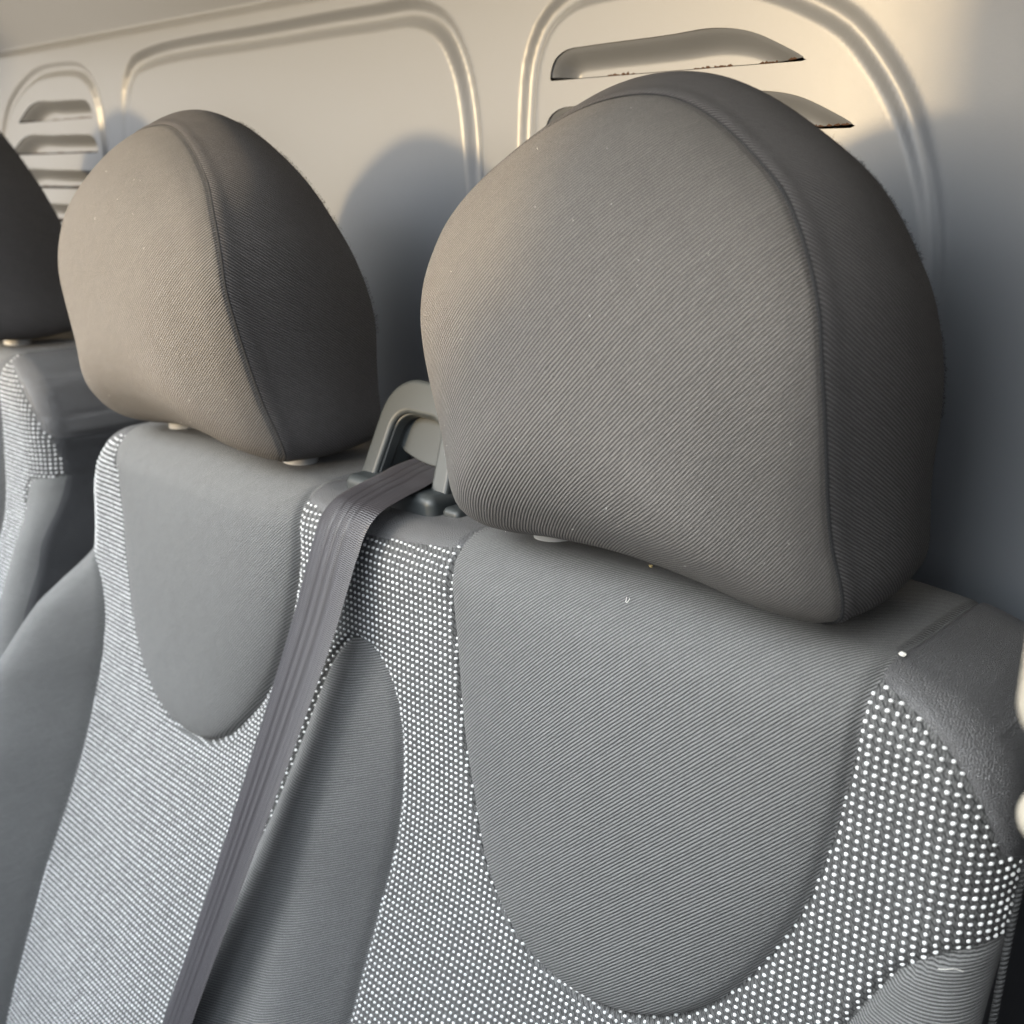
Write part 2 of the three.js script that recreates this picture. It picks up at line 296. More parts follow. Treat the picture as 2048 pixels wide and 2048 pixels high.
// ------------------------------------------------------------------ seat backs
const RR = 0.03;                                     // edge roll
const Z_Y = [-0.8, -0.6, -0.45, -0.35, -0.27, -0.2, -0.1, -0.01, 0.1], Z_V = [0.26, 0.19, 0.13, 0.085, 0.056, 0.043, 0.041, 0.040, 0.040];
const z0s = smoothCurve(Z_Y.map((y, i) => [y, Z_V[i]]), 240); const z0x = z0s.map((p) => p[0]), z0y = z0s.map((p) => p[1]);
const z0 = (y) => { if (y <= z0x[0]) return z0y[0]; let lo = 0, hi = z0x.length - 1; if (y >= z0x[hi]) return z0y[hi]; while (hi - lo > 1) { const m = (lo + hi) >> 1; if (z0x[m] <= y) lo = m; else hi = m; } return lerp(z0y[lo], z0y[hi], (y - z0x[lo]) / (z0x[hi] - z0x[lo])); };
const hump = (t) => t <= 0 ? 0 : t >= 1 ? 1 : Math.sin(t * Math.PI / 2);

/* spec: left/top/right outline curves; regions [{name, poly, mat, kind:'centre'|'vinyl'|'bolster', amp(y), ang}]; zback */
function seatBack(root, spec) {
  const L = smoothCurve(spec.left, 500), T = smoothCurve(spec.top, 700), R = smoothCurve(spec.right, 500);   // each runs: L bottom->corner, T corner->corner, R bottom->corner
  const at = (c, t) => { const f = clamp(t, 0, 1) * (c.length - 1), i = Math.min(c.length - 2, Math.floor(f)); return [lerp(c[i][0], c[i + 1][0], f - i), lerp(c[i][1], c[i + 1][1], f - i)]; };
  const outline = [...L, ...T.slice(1), ...R.slice(0, -1).reverse()], field = polyField(outline.filter((_, i) => i % 3 === 0 || i === outline.length - 1));
  const W = T[T.length - 1][0] - T[0][0], H = L[L.length - 1][1] - L[0][1];
  const edgeSteps = []; for (let k = 0; k <= 12; k++) edgeSteps.push(RR * (1 - Math.cos(k / 12 * Math.PI / 2)));
  const us = [], vs = [];
  for (const e of edgeSteps) us.push(e / W); const nu = spec.nu; for (let i = 1; i < nu; i++) us.push(lerp(RR / W, 1 - RR / W, i / nu)); for (const e of [...edgeSteps].reverse()) us.push(1 - e / W);
  for (const e of edgeSteps) vs.push(e / H); for (let j = 1; j <= spec.nv; j++) { vs.push(lerp(RR / H, 1, j / spec.nv)); }
  const fs = spec.regions.map((r) => ({ ...r, f: polyField(r.poly) }));
  const n = us.length, m = vs.length, xy = [];
  const c00 = at(T, 0), c10 = at(T, 1), c01 = L[0], c11 = R[0];
  for (let j = 0; j < m; j++) for (let i = 0; i < n; i++) {
    const u = us[i], v = vs[j], t = at(T, u), b = [lerp(c01[0], c11[0], u), lerp(c01[1], c11[1], u)], l = at(L, 1 - v), r = at(R, 1 - v);
    xy.push([0, 1].map((k) => (1 - v) * t[k] + v * b[k] + (1 - u) * l[k] + u * r[k] - ((1 - u) * (1 - v) * c00[k] + u * (1 - v) * c10[k] + (1 - u) * v * c01[k] + u * v * c11[k])));
  }
  const faceZ = (x, y, fv) => {
    let z = z0(y - (spec.dy ?? 0));
    fs.forEach((r, k) => {
      const f = fv[k];
      if (r.kind === 'bolster' && f > 0) z += r.amp(y - (spec.dy ?? 0)) * hump(f / r.wid);
      if (r.kind === 'centre' && f > 0) z += (0.0050 * (1 - Math.exp(-f / 0.008)) + 0.020 * (1 - Math.exp(-f / 0.040))) * (1 - Math.exp(-Math.max(0, (spec.dy ?? 0) - y) / 0.034));
      if (r.kind === 'vinyl' && f > 0) z += 0.002 * (1 - Math.exp(-f / 0.004));
      const g = Math.abs(f); if (g < 0.012) z -= (r.kind === 'vinyl' ? 0.0016 : 0.0034) * Math.exp(-Math.pow(g / 0.0025, 2));
    });
    return z + 0.0022 * (vnoise(x * 14 + 3, y * 14 + 11) - 0.5);
  };
  const pos = [], uv = [], tris = [], fields = fs.map(() => new Float32Array(n * m));
  const roll = (d) => d >= RR ? 0 : RR - Math.sqrt(Math.max(0, RR * RR - (RR - d) * (RR - d)));
  for (let q = 0; q < xy.length; q++) {
    const [x, y] = xy[q], i = q % n, j = (q / n) | 0;
    const border = i === 0 || i === n - 1 || j === 0;
    let d = border ? 0 : Math.max(0, field(x, y)); if (j === m - 1 && !border) d = RR;
    // the bottom is cut straight, without a roll
    if (d < RR && y < L[0][1] + 0.05) { d = Math.min(RR, Math.max(0, Math.min(x - at(L, (y - L[0][1]) / H)[0], at(R, (y - R[0][1]) / H)[0] - x))); }
    const fv = fs.map((r, k) => fields[k][q] = r.f(x, y));
    pos.push(x, y, faceZ(x, y, fv) - roll(d));
    let uu = x, vv = y;
    if (d < RR) { const e = (Math.PI / 2 * RR - RR * Math.acos(clamp(1 - d / RR, -1, 1))) - (RR - d), h = 0.001, gx = field(x + h, y) - field(x - h, y), gy = field(x, y + h) - field(x, y - h), l = Math.hypot(gx, gy) || 1; uu -= gx / l * e; vv -= gy / l * e; }
    uv.push(uu, vv);
  }
  for (let j = 0; j < m - 1; j++) for (let i = 0; i < n - 1; i++) { const a = j * n + i; tris.push(a, a + n, a + n + 1, a, a + n + 1, a + 1); }
  const tmp = geo(pos, uv, tris), nr = tmp.attributes.normal.array;
  // the side wall: from the rolled edge back
  const ring = []; for (let j = m - 1; j > 0; j--) ring.push(j * n); for (let i = 0; i < n; i++) ring.push(i); for (let j = 1; j < m; j++) ring.push(j * n + n - 1);
  const wp = [], wu = [], wt = [], wf = fs.map(() => []), D = 10, side = [], back = [];
  ring.forEach((q, k) => {
    const a = ring[Math.max(0, k - 1)], b = ring[Math.min(ring.length - 1, k + 1)], tx = pos[3 * b] - pos[3 * a], ty = pos[3 * b + 1] - pos[3 * a + 1], l = Math.hypot(tx, ty) || 1, ox = -ty / l, oy = tx / l;
    nr[3 * q] = ox; nr[3 * q + 1] = oy; nr[3 * q + 2] = 0;
    const zb = spec.zback + Math.max(0, z0(pos[3 * q + 1] - (spec.dy ?? 0)) - 0.042);
    for (let e = 0; e <= D; e++) {
      let t = e / D, inset = 0, z = lerp(pos[3 * q + 2], zb, t); if (e >= D - 2) { const w = (e - D + 2) / 2; inset = 0.006 * w * w; }
      fs.forEach((r, w) => { const g = Math.abs(fields[w][q]); if (e > 0 && r.kind !== 'bolster' && g < 0.01) inset += Math.min(1, e / 2) * (0.0018 * Math.exp(-Math.pow(g / 0.0015, 2)) - (r.kind === 'vinyl' && fields[w][q] > 0 ? 0.0010 : 0) * Math.exp(-Math.pow((g - 0.005) / 0.003, 2))); });
      wp.push(pos[3 * q] - ox * inset, pos[3 * q + 1] - oy * inset, z); const e0 = (Math.PI / 2 - 1) * RR + (pos[3 * q + 2] - z); wu.push(pos[3 * q] + ox * e0, pos[3 * q + 1] + oy * e0);
      fs.forEach((r, w) => wf[w].push(fields[w][q]));
    }
  });
  for (let k = 0; k < ring.length - 1; k++) for (let e = 0; e < D; e++) { const a = k * (D + 1) + e; wt.push(a, a + D + 2, a + 1, a, a + D + 1, a + D + 2); }
  const wg = geo(wp, wu, wt), wn = wg.attributes.normal.array;
  ring.forEach((q, k) => { const o = 3 * k * (D + 1); wn[o] = nr[3 * q]; wn[o + 1] = nr[3 * q + 1]; wn[o + 2] = 0; });
  const A = cutRegions({ pos, uv, nrm: nr, f: fields }, tris, fs.length), B = cutRegions({ pos: wp, uv: wu, nrm: wn, f: wf.map((a) => Float32Array.from(a)) }, wt, fs.length);
  fs.forEach((r, k) => {
    const gs = []; if (A[k].idx.length) gs.push(regionGeo(A[k])); if (B[k].idx.length && r.kind !== 'bolster') gs.push(regionGeo(B[k]));
    if (B[k].idx.length && r.kind === 'bolster') side.push(regionGeo(B[k]));
    if (!gs.length) return;
    const g = scaleUV(gs.length > 1 ? mergeGeometries(gs) : gs[0], r.ang ?? 0, r.tile, k * 0.0131, k * 0.0077);
    add(r.name, g, r.mat, root, r.label);
  });
  const clothO = add('mesh_cloth', scaleUV(regionGeo(A[fs.length]), spec.dotAng ?? 0, DTILE), M.dots, root, 'grey cloth woven with rows of small white dots');
  { // the raised white loops, one at each lattice point of the cloth
    const g = clothO.geometry, u = g.attributes.uv, pp = g.attributes.position, pn = g.attributes.normal, id = g.index.array, list = [];
    for (let t = 0; t < id.length; t += 3) {
      const [a, b, c] = [id[t], id[t + 1], id[t + 2]], ax = u.getX(a) * DT - 0.5, ay = u.getY(a) * DT - 0.5, bx = u.getX(b) * DT - 0.5, by = u.getY(b) * DT - 0.5, cx = u.getX(c) * DT - 0.5, cy = u.getY(c) * DT - 0.5;
      const D2 = (by - cy) * (ax - cx) + (cx - bx) * (ay - cy); if (Math.abs(D2) < 1e-9) continue;
      for (let i = Math.ceil(Math.min(ax, bx, cx)); i <= Math.max(ax, bx, cx); i++) for (let j = Math.ceil(Math.min(ay, by, cy)); j <= Math.max(ay, by, cy); j++) {
        const w0 = ((by - cy) * (i - cx) + (cx - bx) * (j - cy)) / D2, w1 = ((cy - ay) * (i - cx) + (ax - cx) * (j - cy)) / D2, w2 = 1 - w0 - w1; if (w0 < 0 || w1 < 0 || w2 < 0) continue;
        const at3 = (q) => new THREE.Vector3(w0 * q.getX(a) + w1 * q.getX(b) + w2 * q.getX(c), w0 * q.getY(a) + w1 * q.getY(b) + w2 * q.getY(c), w0 * q.getZ(a) + w1 * q.getZ(b) + w2 * q.getZ(c));
        list.push([at3(pp), at3(pn).normalize(), hash(i, j + 900), hash(i + 400, j)]);
      }
    }
    const im = new THREE.InstancedMesh(loopGeo, M.loop, list.length), mt = new THREE.Matrix4(), X = new THREE.Vector3(), Y = new THREE.Vector3(), c = new THREE.Color();
    list.forEach(([p, nn, h1, h2], k) => { X.set(1, 0.12 * (h1 - 0.5), 0).addScaledVector(nn, -nn.x).normalize(); Y.crossVectors(nn, X); const s = 0.84 + 0.32 * h2; mt.makeBasis(X.clone().multiplyScalar(s), Y.clone().multiplyScalar(0.84 + 0.32 * h1).addScaledVector(X, 0.3 * (h2 - 0.3)), nn.clone().multiplyScalar(s)); mt.setPosition(p.addScaledVector(X, (h1 - 0.5) * 0.0003).addScaledVector(Y, (h2 - 0.5) * 0.0003)); im.setMatrixAt(k, mt); const q = 0.88 + 0.12 * h1; im.setColorAt(k, c.setRGB(q, q, q)); });
    im.name = 'white_loops'; im.userData = { kind: 'stuff', label: 'rows of tiny white raised loops in the cloth' }; im.castShadow = im.receiveShadow = true; clothO.add(im);
  }
  side.push(regionGeo(B[fs.length]));
  const all = mergeGeometries(side), mid = (c00[0] + c10[0]) / 2, pa = all.attributes.position;
  for (const s of [-1, 1]) { const ix = [], id = all.index.array; for (let t = 0; t < id.length; t += 3) if ((pa.getX(id[t]) > mid) === (s > 0)) ix.push(id[t], id[t + 1], id[t + 2]); if (ix.length < 90) continue; const g = all.clone(); g.setIndex(ix); add('side_panel', g, M.black, root, 'black cloth side of the backrest'); }
  const bp = [], bu = [], bi = []; // back panel: a fan over the outline
  const cen = [(c00[0] + c10[0]) / 2, -0.25, spec.zback + 0.01]; bp.push(...cen); bu.push(0, 0);
  ring.forEach((q, k) => { const o = 3 * (k * (D + 1) + D); bp.push(wp[o], wp[o + 1], wp[o + 2]); bu.push(wp[o], wp[o + 1]); if (k) bi.push(0, k + 1, k); });
  add('back_panel', geo(bp, bu, bi), M.backCloth, root);
  return { pos, n, m, field, faceZ: (x, y) => faceZ(x, y, fs.map((r) => r.f(x, y))) };
}

// ------------------------------------------------------------------ headrest
const seamHalf = [[0, 0.2362, 0.040], [0.022, 0.2335, 0.042], [0.043, 0.2255, 0.046], [0.067, 0.211, 0.052], [0.087, 0.195, 0.0585], [0.099, 0.180, 0.064], [0.107, 0.165, 0.067], [0.1125, 0.150, 0.069], [0.1155, 0.132, 0.0695], [0.1168, 0.112, 0.066], [0.1165, 0.09, 0.060], [0.1158, 0.068, 0.053], [0.1162, 0.05, 0.047], [0.118, 0.035, 0.0415], [0.1185, 0.023, 0.037], [0.1155, 0.0125, 0.0325], [0.106, 0.0068, 0.0285], [0.088, 0.0056, 0.026], [0.055, 0.0090, 0.024], [0, 0.0118, 0.023]];
const NT = 220;
const seamC = (() => { const r = seamHalf, l = seamHalf.slice(1, -1).reverse().map(([x, y, z]) => [-x, y, z]); return smoothCurve([...r, ...l], NT, true); })();
// the outline at the rear edge follows the seam, drawn to one plane and slightly fuller
const rearZ = (y) => -0.054 + 0.048 * sstep(0.085, 0.245, y);
const rearC = seamC.map(([x, y, z]) => [x * (0.98 + 0.09 * sstep(0.16, 0.236, y)), 0.125 + (y - 0.125) * (y > 0.125 ? 1.035 : 0.98), rearZ(y)]);
const front0 = [0, 0.118, 0.0965];
function makeHeadrest(parent, [x, y, z], label, tilt = 0) {
  const h = group('headrest', parent, label); h.position.set(x, y, z); h.rotation.x = tilt;
  const normal2 = seamC.map((_, k) => { const a = seamC[(k + NT - 1) % NT], b = seamC[(k + 1) % NT], tx = b[0] - a[0], ty = b[1] - a[1], l = Math.hypot(tx, ty); return [-ty / l * -1, tx / l * -1].map((q) => -q); });
  // make sure normals point outward
  normal2.forEach((q, k) => { const [sx, sy] = seamC[k]; if (q[0] * sx + q[1] * (sy - 0.12) < 0) { q[0] *= -1; q[1] *= -1; } });
  const ringGrid = (rows, fn, uvf) => {   // rows of NT+1 points
    const p = [], u = [], t = [];
    rows.forEach((s, j) => { for (let k = 0; k <= NT; k++) { const q = fn(s, k % NT); p.push(...q); u.push(...uvf(s, k, q)); } });
    for (let j = 0; j < rows.length - 1; j++) for (let k = 0; k < NT; k++) { const a = j * (NT + 1) + k, b = a + NT + 1; t.push(a, b + 1, b, a, a + 1, b + 1); }
    const g = geo(p, u, t), nn = g.attributes.normal.array;   // close the seam of the normals
    for (let j = 0; j < rows.length; j++) { const a = 3 * j * (NT + 1), b = a + 3 * NT; for (let c = 0; c < 3; c++) { const s = nn[a + c] + nn[b + c]; nn[a + c] = nn[b + c] = s; } }
    return g;
  };
  const arc = [0]; for (let k = 0; k < NT; k++) { const a = seamC[k], b = seamC[(k + 1) % NT]; arc.push(arc[k] + Math.hypot(b[0] - a[0], b[1] - a[1], b[2] - a[2])); }
  const fr_ = []; for (let i = 0; i <= 40; i++) fr_.push(0.02 + 0.98 * Math.pow(i / 40, 0.8));
  for (const e of [0.952, 0.962, 0.971, 0.979, 0.986, 0.992, 0.997]) fr_.push(e); fr_.sort((a, b) => a - b);
  const frontPt = (s, k) => {
    const c = seamC[k], px = front0[0] + (c[0] - front0[0]) * s, py = front0[1] + (c[1] - front0[1]) * s;
    const bul = 1 - Math.pow(s, 3.5);
    const zz = c[2] + (front0[2] - c[2]) * bul, edge = (1 - s) * 0.11, g = 0.0022 * Math.exp(-Math.pow(edge / 0.0018, 2));
    const puff = 0.0016 * Math.exp(-Math.pow((edge - 0.012) / 0.009, 2)), nn = normal2[k];
    return [px + nn[0] * (puff - g * 0.6), py + nn[1] * (puff - g * 0.6), zz + puff * 0.4 - g * 0.6 + 0.0016 * (vnoise(px * 22 + 5, py * 22 + 3) - 0.5) * (1 - s)];
  };
  // front uv: planar with the depth unrolled along the radius
  const fg = ringGrid(fr_, frontPt, (s, k, q) => { const dz = (front0[2] - q[2]) * 0.55, dx = q[0] - front0[0], dy = q[1] - front0[1], l = Math.hypot(dx, dy) || 1; return [q[0] + dx / l * dz, q[1] + dy / l * dz]; });
  // cap the pole
  const cp = [], cu = [], ci = [], cc = [0, 0, 0]; for (let k = 0; k < NT; k++) { const q = frontPt(fr_[0], k); cp.push(...q); cu.push(q[0], q[1]); for (let c = 0; c < 3; c++) cc[c] += q[c] / NT; if (k) ci.push(NT, k - 1, k); } ci.push(NT, NT - 1, 0); cp.push(...cc); cu.push(cc[0], cc[1]);
  const cn = []; for (let k = 0; k <= NT; k++) cn.push(0, 0, 1);
  const capG = geo(cp, cu, ci.map((_, i) => ci[i - i % 3 + [0, 2, 1][i % 3]]), cn);
  add('front_cover', scaleUV(mergeGeometries([fg, capG]), 0.80, TWTILE), M.twillHead, h);
  const gr = []; for (let i = 0; i <= 34; i++) gr.push(Math.pow(i / 34, 1.7));
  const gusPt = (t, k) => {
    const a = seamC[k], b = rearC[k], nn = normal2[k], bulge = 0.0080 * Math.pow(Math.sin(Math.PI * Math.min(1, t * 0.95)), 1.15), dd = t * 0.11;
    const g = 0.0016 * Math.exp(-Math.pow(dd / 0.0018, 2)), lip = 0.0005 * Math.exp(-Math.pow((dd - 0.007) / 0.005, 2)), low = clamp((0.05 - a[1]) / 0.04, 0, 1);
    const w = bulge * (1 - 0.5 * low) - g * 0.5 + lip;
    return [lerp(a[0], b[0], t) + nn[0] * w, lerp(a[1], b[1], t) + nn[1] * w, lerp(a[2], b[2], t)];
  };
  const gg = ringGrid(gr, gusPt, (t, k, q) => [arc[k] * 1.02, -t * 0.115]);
  add('side_gusset', scaleUV(gg, -0.95, TWTILE * 1.1), M.twillShaded, h, 'twill side band of the headrest, shade painted into its colour');
  { // a little lint caught in the weave
    const lp = [], lu = [], li = [];
    for (let q = 0; q < 34; q++) {
      const k = Math.floor(rnd() * NT), a = frontPt(0.15 + 0.8 * Math.sqrt(rnd()), k), an = rnd() * 6.28, len = 0.0005 + 0.0016 * rnd() * rnd(), r = 0.00011, dx = Math.cos(an), dy = Math.sin(an), c0 = lp.length / 3, zz = a[2] + 0.00025;
      lp.push(a[0] - dy * r, a[1] + dx * r, zz, a[0] + dy * r, a[1] - dx * r, zz, a[0] + dx * len, a[1] + dy * len, zz + 0.0004, a[0], a[1], zz + 0.0003); lu.push(0, 0, 0, 0, 0, 0, 0, 0); li.push(c0, c0 + 1, c0 + 3, c0 + 1, c0 + 2, c0 + 3, c0 + 2, c0, c0 + 3);
    }
    add('lint', geo(lp, lu, li), M.lint, h, 'tiny pale bits of lint on the headrest cloth').userData.kind = 'stuff';
  }
  { // the sewn line between front and side
    const q = []; for (let k = 0; k < NT; k += 2) { const a = frontPt(1, k); q.push(new THREE.Vector3(a[0], a[1], a[2])); }
    add('seam', new THREE.TubeGeometry(new THREE.CatmullRomCurve3(q, true), 440, 0.0011, 6, true), M.backCloth, h, 'sewn seam round the headrest front');
  }
  const br = []; for (let i = 0; i <= 10; i++) br.push(1 - i / 10 * 0.97);
  const bg = ringGrid(br, (s, k) => { const b = gusPt(1, k); return [b[0] * s, 0.125 + (b[1] - 0.125) * s, b[2] - 0.016 * (1 - Math.pow(s, 4))]; }, (s, k, q) => [q[0], q[1]]);
  add('back_cover', scaleUV(bg, 0.6, TWTILE), M.backCloth, h);
  // frayed rear seam: short dark fibres standing off the edge
  const fp = [], fu = [], fi = [];
  for (let q = 0; q < 5200; q++) {
    const k = Math.floor(rnd() * NT), kt = rnd(), b0 = gusPt(1, k), b1 = gusPt(1, (k + 1) % NT), b = b0.map((q, c) => lerp(q, b1[c], kt)); if (b[1] < 0.09) continue;
    if (vnoise((k + kt) * 0.23, 3.3) < 0.42 && rnd() < 0.8) continue;
    const nn = normal2[k], len = 0.0006 + 0.0026 * rnd() * rnd() * rnd(), sd = (rnd() - 0.5) * 3, r = 0.0001, tx = -nn[1], ty = nn[0], dz = (rnd() - 0.5) * 0.004, c0 = fp.length / 3, bx = b[0] - nn[0] * 0.0006, by = b[1] - nn[1] * 0.0006, bz = b[2] + dz - 0.001;
    fp.push(bx - tx * r, by - ty * r, bz, bx + tx * r, by + ty * r, bz, bx, by, bz + 2 * r, bx + (nn[0] + tx * sd) * len, by + (nn[1] + ty * sd) * len, bz + (rnd() - 0.5) * len); fu.push(0, 0, 0, 0, 0, 0, 0, 0); fi.push(c0, c0 + 1, c0 + 3, c0 + 1, c0 + 2, c0 + 3, c0 + 2, c0, c0 + 3);
  }
  add('frayed_edge', geo(fp, fu, fi), M.backCloth, h, 'frayed dark fibres along the rear seam').userData.kind = 'stuff';
  for (const s of [-1, 1]) add('post', new THREE.CylinderGeometry(0.0055, 0.0055, 0.075, 20).translate(s * 0.0825, 0.010, 0), M.steel, h);
  return h;
}
const collarGeo = new THREE.LatheGeometry([[0.0056, -0.012], [0.0056, 0.0045], [0.0075, 0.0062], [0.0100, 0.0060], [0.0122, 0.0044], [0.0132, 0.0018], [0.0132, -0.012]].map((p) => new THREE.Vector2(...p)), 40);
function collars(parent, x, y, z) { for (const s of [-1, 1]) { const c = add('headrest_guide', collarGeo, M.collar, parent, 'pale grey plastic collar of a headrest post'); c.position.set(x + s * 0.0825, y - 0.0015, z - 0.003); } }

// ------------------------------------------------------------------ the passenger bench
const bench = group('passenger_bench_seat');
bench.userData = { label: 'two-place passenger seat in grey twill and white dotted cloth, nearest the camera', category: 'seat' };
const TWANG = 0.78;
const Uright = smoothCurve([[-0.131, -0.014], [-0.1235, -0.064], [-0.1155, -0.132], [-0.1075, -0.170], [-0.097, -0.203], [-0.076, -0.232], [-0.048, -0.249], [-0.014, -0.2545], [0.013, -0.251], [0.041, -0.240], [0.070, -0.216], [0.094, -0.181], [0.114, -0.137], [0.125, -0.093], [0.131, -0.050], [0.1335, -0.012]], 110).concat([[0.134, 0.2], [-0.132, 0.2]]);
const Umid = smoothCurve([[-0.552, -0.010], [-0.541, -0.068], [-0.540, -0.122], [-0.537, -0.182], [-0.522, -0.217], [-0.499, -0.238], [-0.463, -0.2495], [-0.416, -0.247], [-0.383, -0.228], [-0.349, -0.194], [-0.318, -0.149], [-0.295, -0.096], [-0.284, -0.052], [-0.285, -0.014]], 110).concat([[-0.286, 0.2], [-0.553, 0.2]]);
const leafC = smoothCurve([[-0.25, -0.66], [-0.185, -0.66], [-0.186, -0.45], [-0.188, -0.361], [-0.188, -0.318], [-0.186, -0.277], [-0.181, -0.236], [-0.178, -0.197], [-0.178, -0.165], [-0.182, -0.131], [-0.192, -0.110], [-0.208, -0.098], [-0.226, -0.098], [-0.243, -0.112], [-0.262, -0.140], [-0.287, -0.19], [-0.311, -0.25], [-0.342, -0.35], [-0.376, -0.66]], 140);
const leafL = smoothCurve([[-0.616, -0.72], [-0.618, -0.60], [-0.620, -0.494], [-0.619, -0.425], [-0.618, -0.371], [-0.616, -0.316], [-0.614, -0.266], [-0.607, -0.222], [-0.602, -0.174], [-0.608, -0.141], [-0.624, -0.123], [-0.645, -0.113]], 90).concat([[-0.9, -0.113], [-0.9, -0.72]]);
const leafR = smoothCurve([[0.118, -0.72], [0.122, -0.35], [0.129, -0.22], [0.145, -0.179], [0.154, -0.159], [0.164, -0.140], [0.174, -0.129], [0.187, -0.121], [0.203, -0.117], [0.23, -0.115]], 70).concat([[0.4, -0.115], [0.4, -0.72]]);
const vinylC = [[-0.2870, 0.2], ...smoothCurve([[-0.2870, -0.0143], [-0.262, -0.0195], [-0.235, -0.0225], [-0.205, -0.0225], [-0.165, -0.0185], [-0.1300, -0.0133]], 30), [-0.1308, 0.2]];
const vinR = smoothCurve([[0.1325, -0.0118], [0.143, -0.0150], [0.153, -0.0195], [0.163, -0.0252], [0.172, -0.0325], [0.180, -0.0415], [0.186, -0.0515], [0.1905, -0.0625], [0.195, -0.0745], [0.204, -0.082]], 40);
const vinylR = [[0.1330, 0.2], ...vinR, [0.25, -0.082], [0.25, 0.2]], vinylL = [[-0.5518, 0.2], ...vinR.map(([x, y]) => [-0.42 - x + 0.001, y + 0.001]), [-0.68, -0.081], [-0.68, 0.2]], sideL = [[-0.60, -0.05], [-0.6125, -0.062], [-0.618, -0.085], [-0.6245, -0.115], [-0.6415, -0.148], [-0.6665, -0.2], [-0.6845, -0.28], [-0.6885, -0.4], [-0.6885, -0.75], [-0.8, -0.75], [-0.8, -0.05]];
const ampL = (y) => interp(-y, [0.112, 0.14, 0.18, 0.24, 0.32, 0.6], [0, 0.022, 0.055, 0.085, 0.105, 0.11]);
const ampC = (y) => interp(-y, [0.095, 0.14, 0.22, 0.32, 0.6], [0.004, 0.018, 0.036, 0.044, 0.05]);
const ampR = (y) => interp(-y, [0.112, 0.16, 0.24, 0.6], [0.006, 0.016, 0.03, 0.05]);
const bs = seatBack(bench, {
  nu: 520, nv: 420, zback: -0.095,
  left: [[-0.69, -0.66], [-0.69, -0.4], [-0.686, -0.28], [-0.668, -0.2], [-0.643, -0.148], [-0.626, -0.115], [-0.620, -0.088], [-0.6165, -0.062], [-0.607, -0.038], [-0.5995, -0.028]],
  top: [[-0.5995, -0.028], [-0.590, -0.0195], [-0.575, -0.0115], [-0.553, -0.006], [-0.50, -0.002], [-0.42, 0.0005], [-0.34, -0.002], [-0.286, -0.006], [-0.25, -0.010], [-0.21, -0.0115], [-0.17, -0.010], [-0.132, -0.006], [-0.08, -0.002], [0, 0.0005], [0.08, -0.002], [0.134, -0.006], [0.156, -0.0105], [0.172, -0.017], [0.1835, -0.0255]],
  right: [[0.197, -0.66], [0.197, -0.3], [0.1965, -0.16], [0.1975, -0.1], [0.1985, -0.07], [0.1955, -0.046], [0.191, -0.035], [0.1835, -0.0255]],
  regions: [
    { name: 'centre_panel', poly: Umid, mat: M.twill, kind: 'centre', ang: TWANG, tile: TWTILE, label: 'plain grey twill centre panel of the middle place' },
    { name: 'centre_panel', poly: Uright, mat: M.twill, kind: 'centre', ang: TWANG, tile: TWTILE, label: 'plain grey twill centre panel of the nearest place' },
    { name: 'vinyl_shoulder', poly: vinylC, mat: M.vinyl, kind: 'vinyl', tile: 0.040, label: 'grained grey vinyl strip under the belt guide' },
    { name: 'vinyl_shoulder', poly: vinylR, mat: M.vinyl, kind: 'vinyl', tile: 0.040, label: 'grained grey vinyl corner at the right edge' },
    { name: 'vinyl_shoulder', poly: vinylL, mat: M.vinyl, kind: 'vinyl', tile: 0.040 },
    { name: 'side_trim', poly: sideL, mat: M.vinylDark, kind: 'vinyl', tile: 0.040 },
    { name: 'side_bolster', poly: leafC, mat: M.twill, kind: 'bolster', amp: ampC, wid: 0.05, ang: 0.3, tile: TWTILE, label: 'leaf-shaped twill bolster beside the seat belt' },
    { name: 'side_bolster', poly: leafL, mat: M.twill, kind: 'bolster', amp: ampL, wid: 0.065, ang: 0.5, tile: TWTILE },
    { name: 'side_bolster', poly: leafR, mat: M.twill, kind: 'bolster', amp: ampR, wid: 0.06, ang: 0.1, tile: TWTILE },
  ],
});
collars(bench, -0.42, 0.0005, 0); collars(bench, 0, 0.0005, 0);
makeHeadrest(bench, [-0.42, 0, 0], 'headrest of the middle place, lit pale on its front');
makeHeadrest(bench, [0, 0, 0], 'large grey twill headrest of the nearest place');
{ // piping along the near edge, between cloth and black side
  const c = new THREE.CatmullRomCurve3([[0.1985, -0.058, -0.09], [0.1995, -0.060, -0.03], [0.1995, -0.066, -0.004], [0.1993, -0.078, 0.007], [0.1985, -0.1, 0.010], [0.1978, -0.16, 0.013], [0.198, -0.25, 0.02], [0.198, -0.4, 0.08]].map((p) => new THREE.Vector3(...p)));
  const g = new THREE.TubeGeometry(c, 220, 0.0021, 10); const u = g.attributes.uv; for (let i = 0; i < u.count; i++) u.setX(i, u.getX(i) * 22);
  add('piping', g, M.cord, bench, 'thin braided cord along the backrest edge');
}
